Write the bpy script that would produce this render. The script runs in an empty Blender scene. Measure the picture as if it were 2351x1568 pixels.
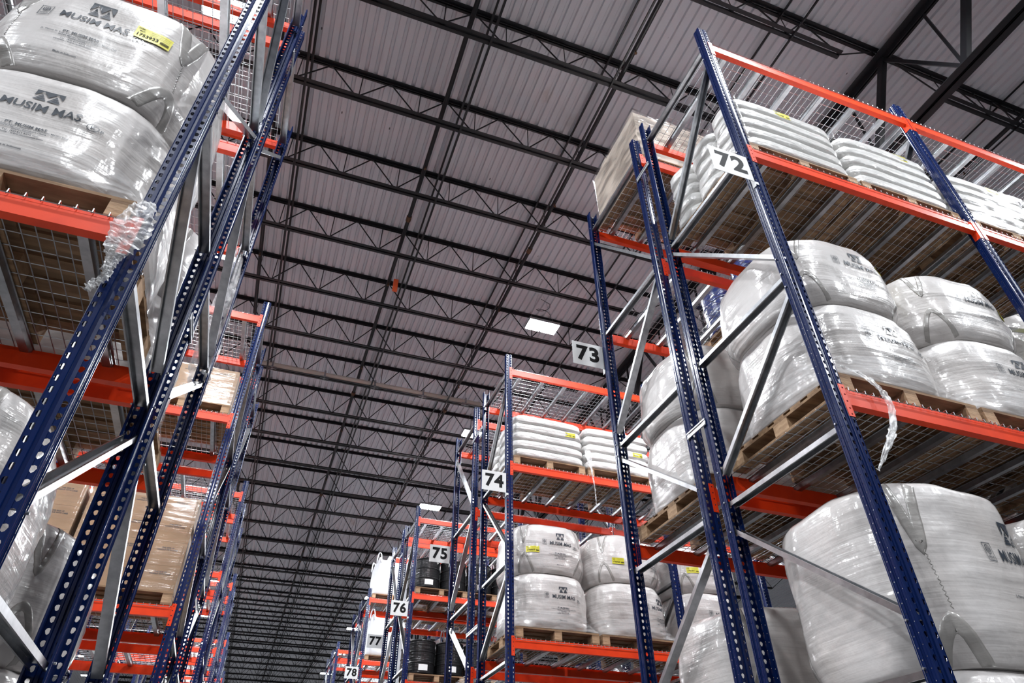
import bpy, bmesh, math, random
from mathutils import Vector, Matrix, noise
R = math.radians
random.seed(7)
sc = bpy.context.scene
C = sc.collection
# ------------------------------------------------------------------ camera
YAW, PITCH, ROLL, F = R(20.403), R(38.597), R(-0.543), 1528.4
cd = bpy.data.cameras.new('camera'); cam = bpy.data.objects.new('camera', cd); C.objects.link(cam); sc.camera = cam
fw = Vector((math.sin(YAW)*math.cos(PITCH), math.cos(YAW)*math.cos(PITCH), math.sin(PITCH)))
rt0 = Vector((math.cos(YAW), -math.sin(YAW), 0)); up0 = rt0.cross(fw)
rt = math.cos(ROLL)*rt0 + math.sin(ROLL)*up0; up = -math.sin(ROLL)*rt0 + math.cos(ROLL)*up0
EYE = Vector((0, 0, 1.6))
m3 = Matrix((rt, up, -fw)).transposed()
cam.matrix_world = Matrix.Translation(EYE) @ m3.to_4x4()
cd.sensor_fit = 'HORIZONTAL'; cd.sensor_width = 36; cd.lens = F/2351*36; cd.clip_end = 300
# ------------------------------------------------------------------ world, exposure
w = bpy.data.worlds.new('world'); sc.world = w; w.use_nodes = True
w.node_tree.nodes['Background'].inputs[0].default_value = (0.72, 0.76, 0.9, 1)
w.node_tree.nodes['Background'].inputs[1].default_value = 0.0
sc.view_settings.view_transform = 'Standard'; sc.view_settings.look = 'None'
sc.view_settings.exposure = 0.0; sc.view_settings.gamma = 1.0; sc.view_settings.use_curve_mapping = False
sc.cycles.use_denoising = True
sc.cycles.max_bounces = 7; sc.cycles.diffuse_bounces = 4; sc.cycles.glossy_bounces = 3; sc.cycles.transparent_max_bounces = 12
sc.cycles.sample_clamp_indirect = 6.0
sc.cycles.use_adaptive_sampling = True; sc.cycles.adaptive_threshold = 0.05
# ------------------------------------------------------------------ high-bay lamps (positions)
LX = [-8.45, -2.05, 4.37, 10.8]
LY = [0.5 + 4.7*k for k in range(-1, 12)]
LZ = 10.6
LAMP_W = 400.0
def area_lamp(x, y):
    ld = bpy.data.lights.new('high_bay_light', 'AREA'); ld.shape = 'RECTANGLE'; ld.size = 0.62; ld.size_y = 0.30
    ld.energy = LAMP_W; ld.color = (0.93, 0.965, 1.0)
    o = bpy.data.objects.new('high_bay_light', ld); C.objects.link(o); o.location = (x, y, LZ-0.012)
for lx in LX:
    for ly in LY: area_lamp(lx, ly)

# ------------------------------------------------------------------ materials
def mat(name, col=(.8,.8,.8), rough=.5, metal=0, coat=0, coat_rough=.1, bump=None, spec=.5, mott=None, emis=None, spots=None):
    """bump=(scale xyz, strength, dist); mott=(scale, col2, contrast)"""
    m = bpy.data.materials.new(name); m.use_nodes = True; nt = m.node_tree; N = nt.nodes; L = nt.links
    b = N['Principled BSDF']
    b.inputs['Base Color'].default_value = (*col, 1); b.inputs['Roughness'].default_value = rough
    b.inputs['Metallic'].default_value = metal; b.inputs['Coat Weight'].default_value = coat
    b.inputs['Coat Roughness'].default_value = coat_rough; b.inputs['Specular IOR Level'].default_value = spec
    if emis:
        b.inputs['Emission Color'].default_value = (*emis[0], 1); b.inputs['Emission Strength'].default_value = emis[1]
    tc = N.new('ShaderNodeTexCoord')
    def nz(scale, detail=3, vec=None):
        mp = N.new('ShaderNodeMapping'); mp.inputs['Scale'].default_value = vec or (1,1,1)
        n = N.new('ShaderNodeTexNoise'); n.inputs['Scale'].default_value = scale; n.inputs['Detail'].default_value = detail
        L.new(tc.outputs['Object'], mp.inputs['Vector']); L.new(mp.outputs['Vector'], n.inputs['Vector']); return n
    if mott:
        n = nz(mott[0], 5, mott[3] if len(mott) > 3 else None); r = N.new('ShaderNodeValToRGB')
        r.color_ramp.elements[0].position = mott[2][0]; r.color_ramp.elements[1].position = mott[2][1]
        r.color_ramp.elements[0].color = (*col, 1); r.color_ramp.elements[1].color = (*mott[1], 1)
        L.new(n.outputs['Fac'], r.inputs['Fac']); L.new(r.outputs['Color'], b.inputs['Base Color'])
    if bump:
        prev = None
        for (vec, strength, dist) in bump:
            n = nz(1.0, 4, vec); bp = N.new('ShaderNodeBump'); bp.inputs['Strength'].default_value = strength; bp.inputs['Distance'].default_value = dist
            L.new(n.outputs['Fac'], bp.inputs['Height'])
            if prev: L.new(prev.outputs['Normal'], bp.inputs['Normal'])
            prev = bp
        L.new(prev.outputs['Normal'], b.inputs['Normal'])
        if coat: L.new(prev.outputs['Normal'], b.inputs['Coat Normal'])
    return m
M = {}
M['blue'] = mat('navy_paint', (0.0025,0.012,0.070), .24, spec=.28, coat=.16, coat_rough=.08, bump=[((14,14,14),.06,.01)])
M['orange'] = mat('orange_paint', (0.80,0.050,0.006), .42, coat=.05, coat_rough=.3, spec=.3, mott=(6,(0.68,0.038,0.006),(.45,.7)))
M['galv'] = mat('galvanised_steel', (0.44,0.45,0.47), .30, 1, mott=(16,(0.32,0.33,0.345),(.35,.65)), bump=[((9,9,9),.05,.01)])
M['wire'] = mat('galvanised_wire', (0.42,0.43,0.45), .38, .9)
M['wood'] = mat('pallet_wood', (0.30,0.185,0.10), .8, mott=(2.2,(0.17,0.095,0.05),(.35,.65),(2,9,9)), bump=[((6,60,60),.25,.01)])
M['wood2'] = mat('pallet_block_wood', (0.44,0.29,0.17), .8, mott=(5,(0.28,0.17,0.095),(.35,.65),(2,2,8)), bump=[((30,30,60),.25,.01)])
M['bag'] = mat('wrapped_white_fabric', (0.57,0.545,0.535), .42, coat=1.0, coat_rough=.12, spec=.4,
               bump=[((1.6,1.6,38),.38,.010),((5,5,5),.42,.030),((11,11,4),.22,.020),((90,90,90),.05,.004)], mott=(1.6,(0.48,0.445,0.425),(.4,.7)))
M['tanbag'] = mat('wrapped_tan_fabric', (0.42,0.29,0.215), .5, coat=.35, coat_rough=.25,
               bump=[((2.0,2.0,20),.35,.012),((4,4,7),.3,.02)])
M['sack'] = mat('wrapped_white_plastic', (0.70,0.69,0.675), .36, coat=1.0, coat_rough=.10,
               bump=[((1.5,6,34),.6,.016),((7,7,12),.7,.026)])
M['fabric'] = mat('plain_white_fabric', (0.80,0.81,0.84), .7, bump=[((3,3,6),.4,.03)])
M['strap'] = mat('wrapped_grey_webbing', (0.30,0.285,0.27), .35, coat=.8, coat_rough=.15, bump=[((8,8,30),.4,.01)])
M['print'] = mat('dark_print', (0.030,0.040,0.055), .4, coat=.5, coat_rough=.15)
M['printfaint'] = mat('faint_print', (0.22,0.23,0.26), .4, coat=.8, coat_rough=.15)
M['printred'] = mat('faint_blue_seam', (0.45,0.48,0.56), .5, coat=.5)
M['yellow'] = mat('yellow_label', (0.62,0.57,0.03), .5, coat=.25)
M['signwhite'] = mat('sign_white', (0.62,0.63,0.63), .5)
M['signblack'] = mat('sign_black', (0.006,0.006,0.007), .7, spec=.15)
M['carton'] = mat('cardboard', (0.33,0.205,0.115), .6, coat=.3, coat_rough=.15, mott=(3,(0.28,0.17,0.095),(.4,.7)), bump=[((3,3,14),.25,.012)])
M['cartonpale'] = mat('pale_cardboard', (0.62,0.53,0.45), .5, coat=.6, coat_rough=.12, bump=[((3,3,9),.4,.02)])
M['slip'] = mat('cardboard_sheet', (0.20,0.12,0.065), .8)
M['tape'] = mat('carton_tape', (0.30,0.19,0.11), .3)
M['drumblack'] = mat('black_drum_plastic', (0.006,0.006,0.007), .5, spec=.15, coat=.45, coat_rough=.07, bump=[((3,3,26),.6,.016)])
M['drumblue'] = mat('blue_drum_plastic', (0.010,0.028,0.16), .28, coat=.9, coat_rough=.1, bump=[((6,6,22),.6,.016)])
M['paper'] = mat('label_paper', (0.72,0.72,0.72), .5, coat=.4)
M['steel'] = mat('black_joist_paint', (0.012,0.012,0.015), .45, spec=.35)
M['rust'] = mat('rusty_coupling', (0.10,0.045,0.02), .8)
M['lens'] = mat('lamp_lens', (1,1,1), .4, emis=((0.95,0.975,1.0), 28.0))
M['housing'] = mat('lamp_housing', (0.35,0.36,0.38), .4, .6)
M['tube'] = mat('heater_tube', (0.72,0.67,0.60), .5, 0)
M['tag'] = mat('orange_tag', (0.8,0.12,0.03), .5)
M['floor'] = mat('concrete', (0.115,0.112,0.11), .5, mott=(.6,(0.09,0.088,0.086),(.35,.7)))
M['wall'] = mat('white_wall_panel', (0.25,0.25,0.26), .7)
# ceiling deck: off-white painted steel, rust blooms and screw-tip specks of their own
def deck_mat():
    m = bpy.data.materials.new('painted_roof_deck'); m.use_nodes = True; nt = m.node_tree; N = nt.nodes; L = nt.links
    b = N['Principled BSDF']; b.inputs['Roughness'].default_value = .62
    tc = N.new('ShaderNodeTexCoord')
    def noise_(scale, vec=(1,1,1), det=4):
        mp = N.new('ShaderNodeMapping'); mp.inputs['Scale'].default_value = vec
        n = N.new('ShaderNodeTexNoise'); n.inputs['Scale'].default_value = scale; n.inputs['Detail'].default_value = det
        L.new(tc.outputs['Object'], mp.inputs['Vector']); L.new(mp.outputs['Vector'], n.inputs['Vector']); return n
    r = N.new('ShaderNodeValToRGB'); n = noise_(.9, (1,.35,1)); r.color_ramp.elements[0].position = .3; r.color_ramp.elements[1].position = .75
    r.color_ramp.elements[0].color = (.61,.615,.665,1); r.color_ramp.elements[1].color = (.575,.575,.62,1); L.new(n.outputs['Fac'], r.inputs['Fac'])
    r2 = N.new('ShaderNodeValToRGB'); n2 = noise_(1.1, (1,.6,1), 6); r2.color_ramp.elements[0].position = .69; r2.color_ramp.elements[1].position = .80
    r2.color_ramp.elements[0].color = (0,0,0,1); r2.color_ramp.elements[1].color = (.55,.55,.55,1); L.new(n2.outputs['Fac'], r2.inputs['Fac'])
    mx = N.new('ShaderNodeMix'); mx.data_type = 'RGBA'; L.new(r2.outputs['Color'], mx.inputs['Factor']); L.new(r.outputs['Color'], mx.inputs['A']); mx.inputs['B'].default_value = (.30,.17,.10,1)
    mp = N.new('ShaderNodeMapping'); mp.inputs['Scale'].default_value = (2.4,.9,0); v = N.new('ShaderNodeTexVoronoi'); v.inputs['Scale'].default_value = 1.5
    L.new(tc.outputs['Object'], mp.inputs['Vector']); L.new(mp.outputs['Vector'], v.inputs['Vector'])
    lt = N.new('ShaderNodeMath'); lt.operation = 'LESS_THAN'; lt.inputs[1].default_value = .035; L.new(v.outputs['Distance'], lt.inputs[0])
    mx2 = N.new('ShaderNodeMix'); mx2.data_type = 'RGBA'; L.new(lt.outputs[0], mx2.inputs['Factor']); L.new(mx.outputs['Result'], mx2.inputs['A']); mx2.inputs['B'].default_value = (.06,.055,.06,1)
    L.new(mx2.outputs['Result'], b.inputs['Base Color'])
    return m
M['deck'] = deck_mat()
def film_mat(name, alpha_lo, alpha_hi, vec=(3,3,14), bs=.35):
    m = bpy.data.materials.new(name); m.use_nodes = True; nt = m.node_tree; N = nt.nodes; L = nt.links
    b = N['Principled BSDF']; b.inputs['Base Color'].default_value = (.86,.86,.87,1); b.inputs['Roughness'].default_value = .12
    b.inputs['Coat Weight'].default_value = .5; b.inputs['Specular IOR Level'].default_value = .8
    tc = N.new('ShaderNodeTexCoord'); mp = N.new('ShaderNodeMapping'); mp.inputs['Scale'].default_value = vec
    n = N.new('ShaderNodeTexNoise'); n.inputs['Scale'].default_value = 2; n.inputs['Detail'].default_value = 6
    L.new(tc.outputs['Object'], mp.inputs['Vector']); L.new(mp.outputs['Vector'], n.inputs['Vector'])
    mr = N.new('ShaderNodeMapRange'); mr.inputs['From Min'].default_value = .35; mr.inputs['From Max'].default_value = .68
    mr.inputs['To Min'].default_value = alpha_lo; mr.inputs['To Max'].default_value = alpha_hi
    L.new(n.outputs['Fac'], mr.inputs['Value']); L.new(mr.outputs['Result'], b.inputs['Alpha'])
    bp = N.new('ShaderNodeBump'); bp.inputs['Strength'].default_value = bs; bp.inputs['Distance'].default_value = .02
    L.new(n.outputs['Fac'], bp.inputs['Height']); L.new(bp.outputs['Normal'], b.inputs['Normal'])
    return m
def film_gloss(name, lo, hi, vec, bs):
    m = bpy.data.materials.new(name); m.use_nodes = True; nt = m.node_tree; N = nt.nodes; L = nt.links
    N.remove(N['Principled BSDF']); out = N['Material Output']
    tc = N.new('ShaderNodeTexCoord'); mp = N.new('ShaderNodeMapping'); mp.inputs['Scale'].default_value = vec
    n = N.new('ShaderNodeTexNoise'); n.inputs['Scale'].default_value = 2; n.inputs['Detail'].default_value = 5
    L.new(tc.outputs['Object'], mp.inputs['Vector']); L.new(mp.outputs['Vector'], n.inputs['Vector'])
    mr = N.new('ShaderNodeMapRange'); mr.inputs['From Min'].default_value = .4; mr.inputs['From Max'].default_value = .66
    mr.inputs['To Min'].default_value = lo; mr.inputs['To Max'].default_value = hi; L.new(n.outputs['Fac'], mr.inputs['Value'])
    bp = N.new('ShaderNodeBump'); bp.inputs['Strength'].default_value = bs; bp.inputs['Distance'].default_value = .02; L.new(n.outputs['Fac'], bp.inputs['Height'])
    tr = N.new('ShaderNodeBsdfTransparent'); gl = N.new('ShaderNodeBsdfGlossy'); gl.inputs['Roughness'].default_value = .13; L.new(bp.outputs['Normal'], gl.inputs['Normal'])
    mx = N.new('ShaderNodeMixShader'); L.new(mr.outputs['Result'], mx.inputs['Fac']); L.new(tr.outputs[0], mx.inputs[1]); L.new(gl.outputs[0], mx.inputs[2]); L.new(mx.outputs[0], out.inputs['Surface'])
    return m
M['film'] = film_mat('clear_stretch_film', .04, .30)
M['filmtail'] = film_mat('bunched_stretch_film', .30, .9, (10,10,6), .8)
M['filmbox'] = film_gloss('crumpled_stretch_film', .10, .55, (1.6,1.6,7), .9)
M['filmload'] = film_gloss('glossy_load_film', .0, .11, (.8,.8,9), .45)

# ------------------------------------------------------------------ mesh helpers
class MB:
    def __init__(s): s.v = []; s.f = []; s.sm = False
    def box(s, a, b):
        x0,y0,z0 = a; x1,y1,z1 = b; i = len(s.v)
        s.v += [(x0,y0,z0),(x1,y0,z0),(x1,y1,z0),(x0,y1,z0),(x0,y0,z1),(x1,y0,z1),(x1,y1,z1),(x0,y1,z1)]
        s.f += [(i,i+3,i+2,i+1),(i+4,i+5,i+6,i+7),(i,i+1,i+5,i+4),(i+1,i+2,i+6,i+5),(i+2,i+3,i+7,i+6),(i+3,i,i+4,i+7)]
        return s
    def prism(s, poly, p0, p1, upv=(0,0,1), caps=True, closed=True):
        """poly of (a,b): a along side vector, b along up-ish vector, swept p0->p1"""
        p0 = Vector(p0); p1 = Vector(p1); d = (p1-p0).normalized(); u = Vector(upv)
        sx = d.cross(u).normalized(); uu = sx.cross(d).normalized(); n = len(poly); i = len(s.v)
        for p in (p0, p1): s.v += [tuple(p + sx*a + uu*b) for a, b in poly]
        for k in range(n if closed else n-1): j = (k+1) % n; s.f.append((i+k, i+j, i+n+j, i+n+k))
        if caps and closed: s.f += [tuple(range(i+n-1, i-1, -1)), tuple(range(i+n, i+2*n))]
        return s
    def rod(s, p0, p1, r, n=6):
        d = Vector(p1)-Vector(p0); upv = (0,0,1) if abs(d.normalized().z) < .95 else (0,1,0)
        return s.prism([(r*math.cos(2*math.pi*k/n), r*math.sin(2*math.pi*k/n)) for k in range(n)], p0, p1, upv)
    def grid(s, rows, closed=False):
        n = len(rows[0]); i = len(s.v)
        for r_ in rows: s.v += [tuple(p) for p in r_]
        for a in range(len(rows)-1):
            for k in range(n if closed else n-1):
                j = (k+1) % n; s.f.append((i+a*n+k, i+a*n+j, i+(a+1)*n+j, i+(a+1)*n+k))
        return s
    def mesh(s, name, m, smooth=False):
        me = bpy.data.meshes.new(name); me.from_pydata(s.v, [], s.f); me.materials.append(M[m])
        if smooth: me.polygons.foreach_set('use_smooth', [True]*len(me.polygons))
        me.update(); return me
class Part:
    def __init__(s, name, me, kids=(), loc=(0,0,0), label=None, rot=0): s.name=name; s.me=me; s.kids=list(kids); s.loc=loc; s.label=label; s.rot=rot
def sees(pts, margin=60):
    """True if the box of points may fall inside the photograph's frame"""
    xs=[];ys=[]
    for p in pts:
        d = Vector(p)-EYE; z = d.dot(fw)
        if z < .15: continue
        xs.append(1175.5+F*d.dot(rt)/z); ys.append(784-F*d.dot(up)/z)
    if not xs: return False
    return max(xs) > -margin and min(xs) < 2351+margin and max(ys) > -margin and min(ys) < 1568+margin
def box_pts(a, b): return [(x,y,z) for x in (a[0],b[0]) for y in (a[1],b[1]) for z in (a[2],b[2])]
def spawn(part, loc, rot=0, label=None, cat=None, group=None, kind=None, parent=None, scale=None):
    o = bpy.data.objects.new(part.name, part.me); C.objects.link(o); o.location = loc; o.rotation_euler = (0,0,rot)
    if scale: o.scale = scale
    if parent: o.parent = parent
    if label: o['label'] = label
    if cat: o['category'] = cat
    if group: o['group'] = group
    if kind: o['kind'] = kind
    for k in part.kids: spawn(k, k.loc, k.rot, k.label, parent=o)
    return o
def solid(me, t):
    bm = bmesh.new(); bm.from_mesh(me); bmesh.ops.remove_doubles(bm, verts=bm.verts, dist=1e-5)
    bmesh.ops.recalc_face_normals(bm, faces=bm.faces)
    bmesh.ops.solidify(bm, geom=bm.faces[:], thickness=t); bm.to_mesh(me); bm.free(); me.update(); return me

# ------------------------------------------------------------------ upright frame
FH = 8.17; FD = 1.215; PW = .10; PD = .075
def hole_cell(mb, P, u0, u1, z0, z1, hole):
    """a sheet cell [u0,u1]x[z0,z1] with a hole polygon (ccw, 8 points) ; P maps (u,z)->xyz"""
    um=(u0+u1)/2; zm=(z0+z1)/2
    outer=[(u1,zm),(u1,z1),(um,z1),(u0,z1),(u0,zm),(u0,z0),(um,z0),(u1,z0)]
    i=len(mb.v)
    mb.v += [P(*p) for p in outer]+[P(*p) for p in hole]
    for k in range(8): j=(k+1)%8; mb.f.append((i+k,i+j,i+8+j,i+8+k))
def strip(mb, P, u0, u1, z0, z1): 
    i=len(mb.v); mb.v += [P(u0,z0),P(u1,z0),P(u1,z1),P(u0,z1)]; mb.f.append((i,i+1,i+2,i+3))
def tear(uc, zc, r=.0115):
    # keyhole: round above, narrowing below; starts at angle 0 ccw
    return [(uc+r,zc+.003),(uc+r*.72,zc+.003+r*.72),(uc,zc+.003+r),(uc-r*.72,zc+.003+r*.72),(uc-r,zc+.003),(uc-r*.55,zc-.010),(uc,zc-.0145),(uc+r*.55,zc-.010)]
def rnd(uc, zc, r): return [(uc+r*math.cos(k*math.pi/4), zc+r*math.sin(k*math.pi/4)) for k in range(8)]
def post_mesh():
    mb = MB(); n = int(FH/.0502)
    face = lambda u,z: (u, 0, z)
    ribL = lambda u,z: (u, .010, z)
    for c in range(n):
        z0 = c*FH/n; z1 = z0+FH/n; zc=(z0+z1)/2
        for sgn in (-1,1):
            a,b = (.014,.044) if sgn>0 else (-.044,-.014)
            hole_cell(mb, face, a, b, z0, z1, tear(sgn*.030, zc))
            side = (lambda u,z,s_=sgn: (s_*.050, u, z))
            hole_cell(mb, side, .044, .062, z0, z1, rnd(.053, zc, .0036))
            hole_cell(mb, side, .014, .028, z0, z1, rnd(.021, zc+.01, .0030))
    for sgn in (-1,1):
        side = (lambda u,z,s_=sgn: (s_*.050, u, z))
        P2 = lambda u,z: (u,0,z)
        i=len(mb.v)
        prof=[(sgn*.044,0),(sgn*.0485,.0015),(sgn*.050,.006),(sgn*.050,.014)]
        mb.grid([[(x,y,0) for x,y in prof],[(x,y,FH) for x,y in prof]])
        prof=[(sgn*.050,.028),(sgn*.047,.031),(sgn*.047,.041),(sgn*.050,.044)]
        mb.grid([[(x,y,0) for x,y in prof],[(x,y,FH) for x,y in prof]])
        prof=[(sgn*.050,.062),(sgn*.050,.073),(sgn*.048,.075),(sgn*.040,.075)]
        mb.grid([[(x,y,0) for x,y in prof],[(x,y,FH) for x,y in prof]])
    prof=[(-.014,0),(-.010,.002),(-.007,.009),(.007,.009),(.010,.002),(.014,0)]
    mb.grid([[(x,y,0) for x,y in prof],[(x,y,FH) for x,y in prof]])
    return solid(mb.mesh('post', 'blue'), .0022)
ME_POST = post_mesh()
def foot_mesh(): 
    mb=MB(); mb.box((-.08,-.03,0),(.08,.11,.008)); return mb.mesh('foot_plate','blue')
ME_FOOT = foot_mesh()
def cchan(p0, p1, w_=.066, d_=.032, t=.003, upv=(1,0,0)):
    """C channel between two points, web w_ wide along x, flanges d_"""
    mb=MB(); h=w_/2
    poly=[(0,-h),(0,h),(d_,h),(d_,h-.008),(d_-t,h-.008),(d_-t,h-t),(t,h-t),(t,-h+t),(d_-t,-h+t),(d_-t,-h+.008),(d_,-h+.008),(d_,-h)]
    mb.prism(poly, p0, p1, upv); return mb
zr=1.6
HORZ=[6.27,4.58,3.20,2.00,.71,-.62,-1.45]
DIAG=[(6.05,4.70,0),(4.47,3.34,1),(3.08,2.23,0),(1.79,.92,1),(.58,-.30,0)]   # 0: high at aisle post; 1: high at flue post
y0,y1=.045,FD-.045
BR=[]
for z in HORZ: BR.append(cchan((0,y0,z+zr),(0,y1,z+zr)).mesh('brace','galv'))
for a,b,k in DIAG:
    p,q_=((0,y0,a+zr),(0,y1,b+zr)) if k==0 else ((0,y1,a+zr),(0,y0,b+zr))
    BR.append(cchan(p,q_).mesh('diagonal_brace','galv'))
def bolt_mesh(front=True):
    mb=MB()
    zs=[z for z in HORZ]+[(a if (k==0)==front else b) for a,b,k in DIAG]
    for z in zs:
        for s in (-1,1): mb.rod((s*.049,.056,z+zr),(s*.062,.056,z+zr),.006,6); 
    return mb.mesh('bolts','wire')
MB_F=bolt_mesh(True); MB_B=bolt_mesh(False)
def frame_part():
    kids=[Part('post',ME_POST,[Part('bolt_row',MB_F)]), Part('post',ME_POST,[Part('bolt_row',MB_B)],(0,FD,0),rot=math.pi)]
    kids+=[Part('foot_plate',ME_FOOT), Part('foot_plate',ME_FOOT,loc=(0,FD,0),rot=math.pi)]
    kids+=[Part('horizontal_brace' if i<len(HORZ) else 'diagonal_brace',m) for i,m in enumerate(BR)]
    return Part('upright_frame',None,kids)
FRAME=frame_part()
# ------------------------------------------------------------------ beams, decks, spacers
PITCH_X=2.49; BL=PITCH_X-PW
def beam_part():
    mb=MB()
    # section (y, z): outer face at y=0, top step inside
    poly=[(0,-.118),(0,-.030),(.006,-.026),(.006,-.002),(.010,0),(.030,0),(.030,-.026),(.048,-.030),(.048,-.118)]
    i=len(mb.v); n=len(poly)
    for x in (0,BL): mb.v += [(x,a,b) for a,b in poly]
    for k in range(n): j=(k+1)%n; mb.f.append((i+k,i+j,i+n+j,i+n+k))
    mb.f += [tuple(range(i,i+n)), tuple(range(i+2*n-1,i+n-1,-1))]
    body=mb.mesh('rack_beam','orange')
    def plate(s):
        pm=MB(); x=0 if s<0 else BL; t=.0035
        # leg lying on the post face, with punched holes, and leg across the beam end
        X0,X1=(x-.042,x) if s<0 else (x,x+.042)
        P=lambda u,z:(u,-.004,z)
        zz=[.018-.048*k for k in range(6)]; zz=[.020,-.028,-.076,-.124,-.172,-.205]
        for k in range(5):
            z1,z0=zz[k],zz[k+1]
            hole_cell(pm,P,X0,X1,z0,z1,rnd((X0+X1)/2+(.004 if s<0 else -.004),(z0+z1)/2,.0065))
        me=solid(pm.mesh('end_plate','orange'),t)
        pm2=MB(); pm2.box((x-.002 if s<0 else x-.002,-.004,-.205),(x+.002,.052,.020))
        bm=bmesh.new(); bm.from_mesh(me); me2=pm2.mesh('t','orange'); bm.from_mesh(me2); bm.to_mesh(me); bm.free(); return me
    return Part('rack_beam',body,[Part('end_plate',plate(-1)),Part('end_plate',plate(1))])
BEAM=beam_part()
DW=1.16
def deck_part():
    mb=MB(); n=19; r=.0028
    for k in range(n):
        x=-DW/2+.005+k*(DW-.01)/(n-1)
        mb.rod((x,.0,.006),(x,FD,.006),r,4)
        for y,s in ((-.007,1),(FD+.007,-1)):
            mb.rod((x,y,.006),(x,y,-.024),r,4); mb.rod((x,y,.006),(x,y+.01*s,.006),r,4)
    ny=12
    for k in range(ny):
        y=.07+k*(FD-.14)/(ny-1); mb.rod((-DW/2,y,.0115),(DW/2,y,.0115),r,4)
    for y in (-.010,FD+.010): mb.rod((-DW/2,y,-.020),(DW/2,y,-.020),r,4)
    wires=mb.mesh('wire_mesh','wire')
    cm=MB(); t=.002
    poly=[(-.024,.0),(-.020,-.034),(.020,-.034),(.024,.0),(.034,.0),(.034,-.003),(.027,-.003),(.022,-.038),(-.022,-.038),(-.027,-.003),(-.034,-.003),(-.034,.0)]
    cm.prism(poly,(0,.008,.003),(0,FD-.008,.003))
    ch=cm.mesh('support_channel','galv')
    return Part('wire_deck',None,[Part('wire_mesh',wires)]+[Part('support_channel',ch,loc=(x,0,0)) for x in (-.40,0,.40)])
DECK=deck_part()
def spacer_part(g):
    mb=MB()
    for y in (-.045,g+.010): mb.box((-.062,y,-.03),(-.058,y+.035,.03))
    for z in (-.020,.020): mb.box((-.066,-.045,z-.006),(-.058,g+.045,z+.006))
    mb.box((-.060,-.045,-.026),(-.057,g+.045,.026))
    return Part('row_spacer',mb.mesh('row_spacer','wire'))
# ------------------------------------------------------------------ pallets
PX,PY,PH=1.14,1.12,.135
def pallet_part():
    kids=[]
    for i in range(7):
        y=-PY/2+.05+i*(PY-.10)/6
        kids.append(Part('deck_board',MB().box((-PX/2,-.05,PH-.018),(PX/2,.05,PH)).mesh('deck_board','wood') if i==0 else kids[0].me,loc=(0,y,0)))
    tb=MB().box((-.05,-PY/2,PH-.036),(.05,PY/2,PH-.0185)).mesh('stringer_board','wood')
    bb=MB().box((-.05,-PY/2,0),(.05,PY/2,.018)).mesh('bottom_board','wood')
    bl=MB().box((-.05,-.07,.0185),(.05,.07,PH-.0365)).mesh('block','wood2')
    for x in (-PX/2+.05,0,PX/2-.05):
        kids.append(Part('stringer_board',tb,loc=(x,0,0))); kids.append(Part('bottom_board',bb,loc=(x,0,0)))
        for y in (-PY/2+.07,0,PY/2-.07): kids.append(Part('block',bl,loc=(x,y,0)))
    kids.append(Part('slip_sheet',MB().box((-PX/2+.004,-PY/2+.004,PH),(PX/2-.004,PY/2-.004,PH+.002)).mesh('slip_sheet','slip')))
    return Part('wooden_pallet',None,kids)
PALLET=pallet_part()
# ------------------------------------------------------------------ text
def text_mesh(txt, size, m, bold=0, align='CENTER', xs=1.0, space=1.0, line=1.0):
    cu=bpy.data.curves.new('t','FONT'); cu.body=txt; cu.size=size; cu.align_x=align; cu.align_y='CENTER'
    cu.offset=bold; cu.resolution_u=3; cu.space_character=space; cu.space_line=line
    o=bpy.data.objects.new('t',cu); C.objects.link(o); dg=bpy.context.evaluated_depsgraph_get()
    me=bpy.data.meshes.new_from_object(o.evaluated_get(dg)); bpy.data.objects.remove(o)
    for v in me.vertices: v.co.x*=xs
    me.materials.clear(); me.materials.append(M[m]); return me
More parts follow.
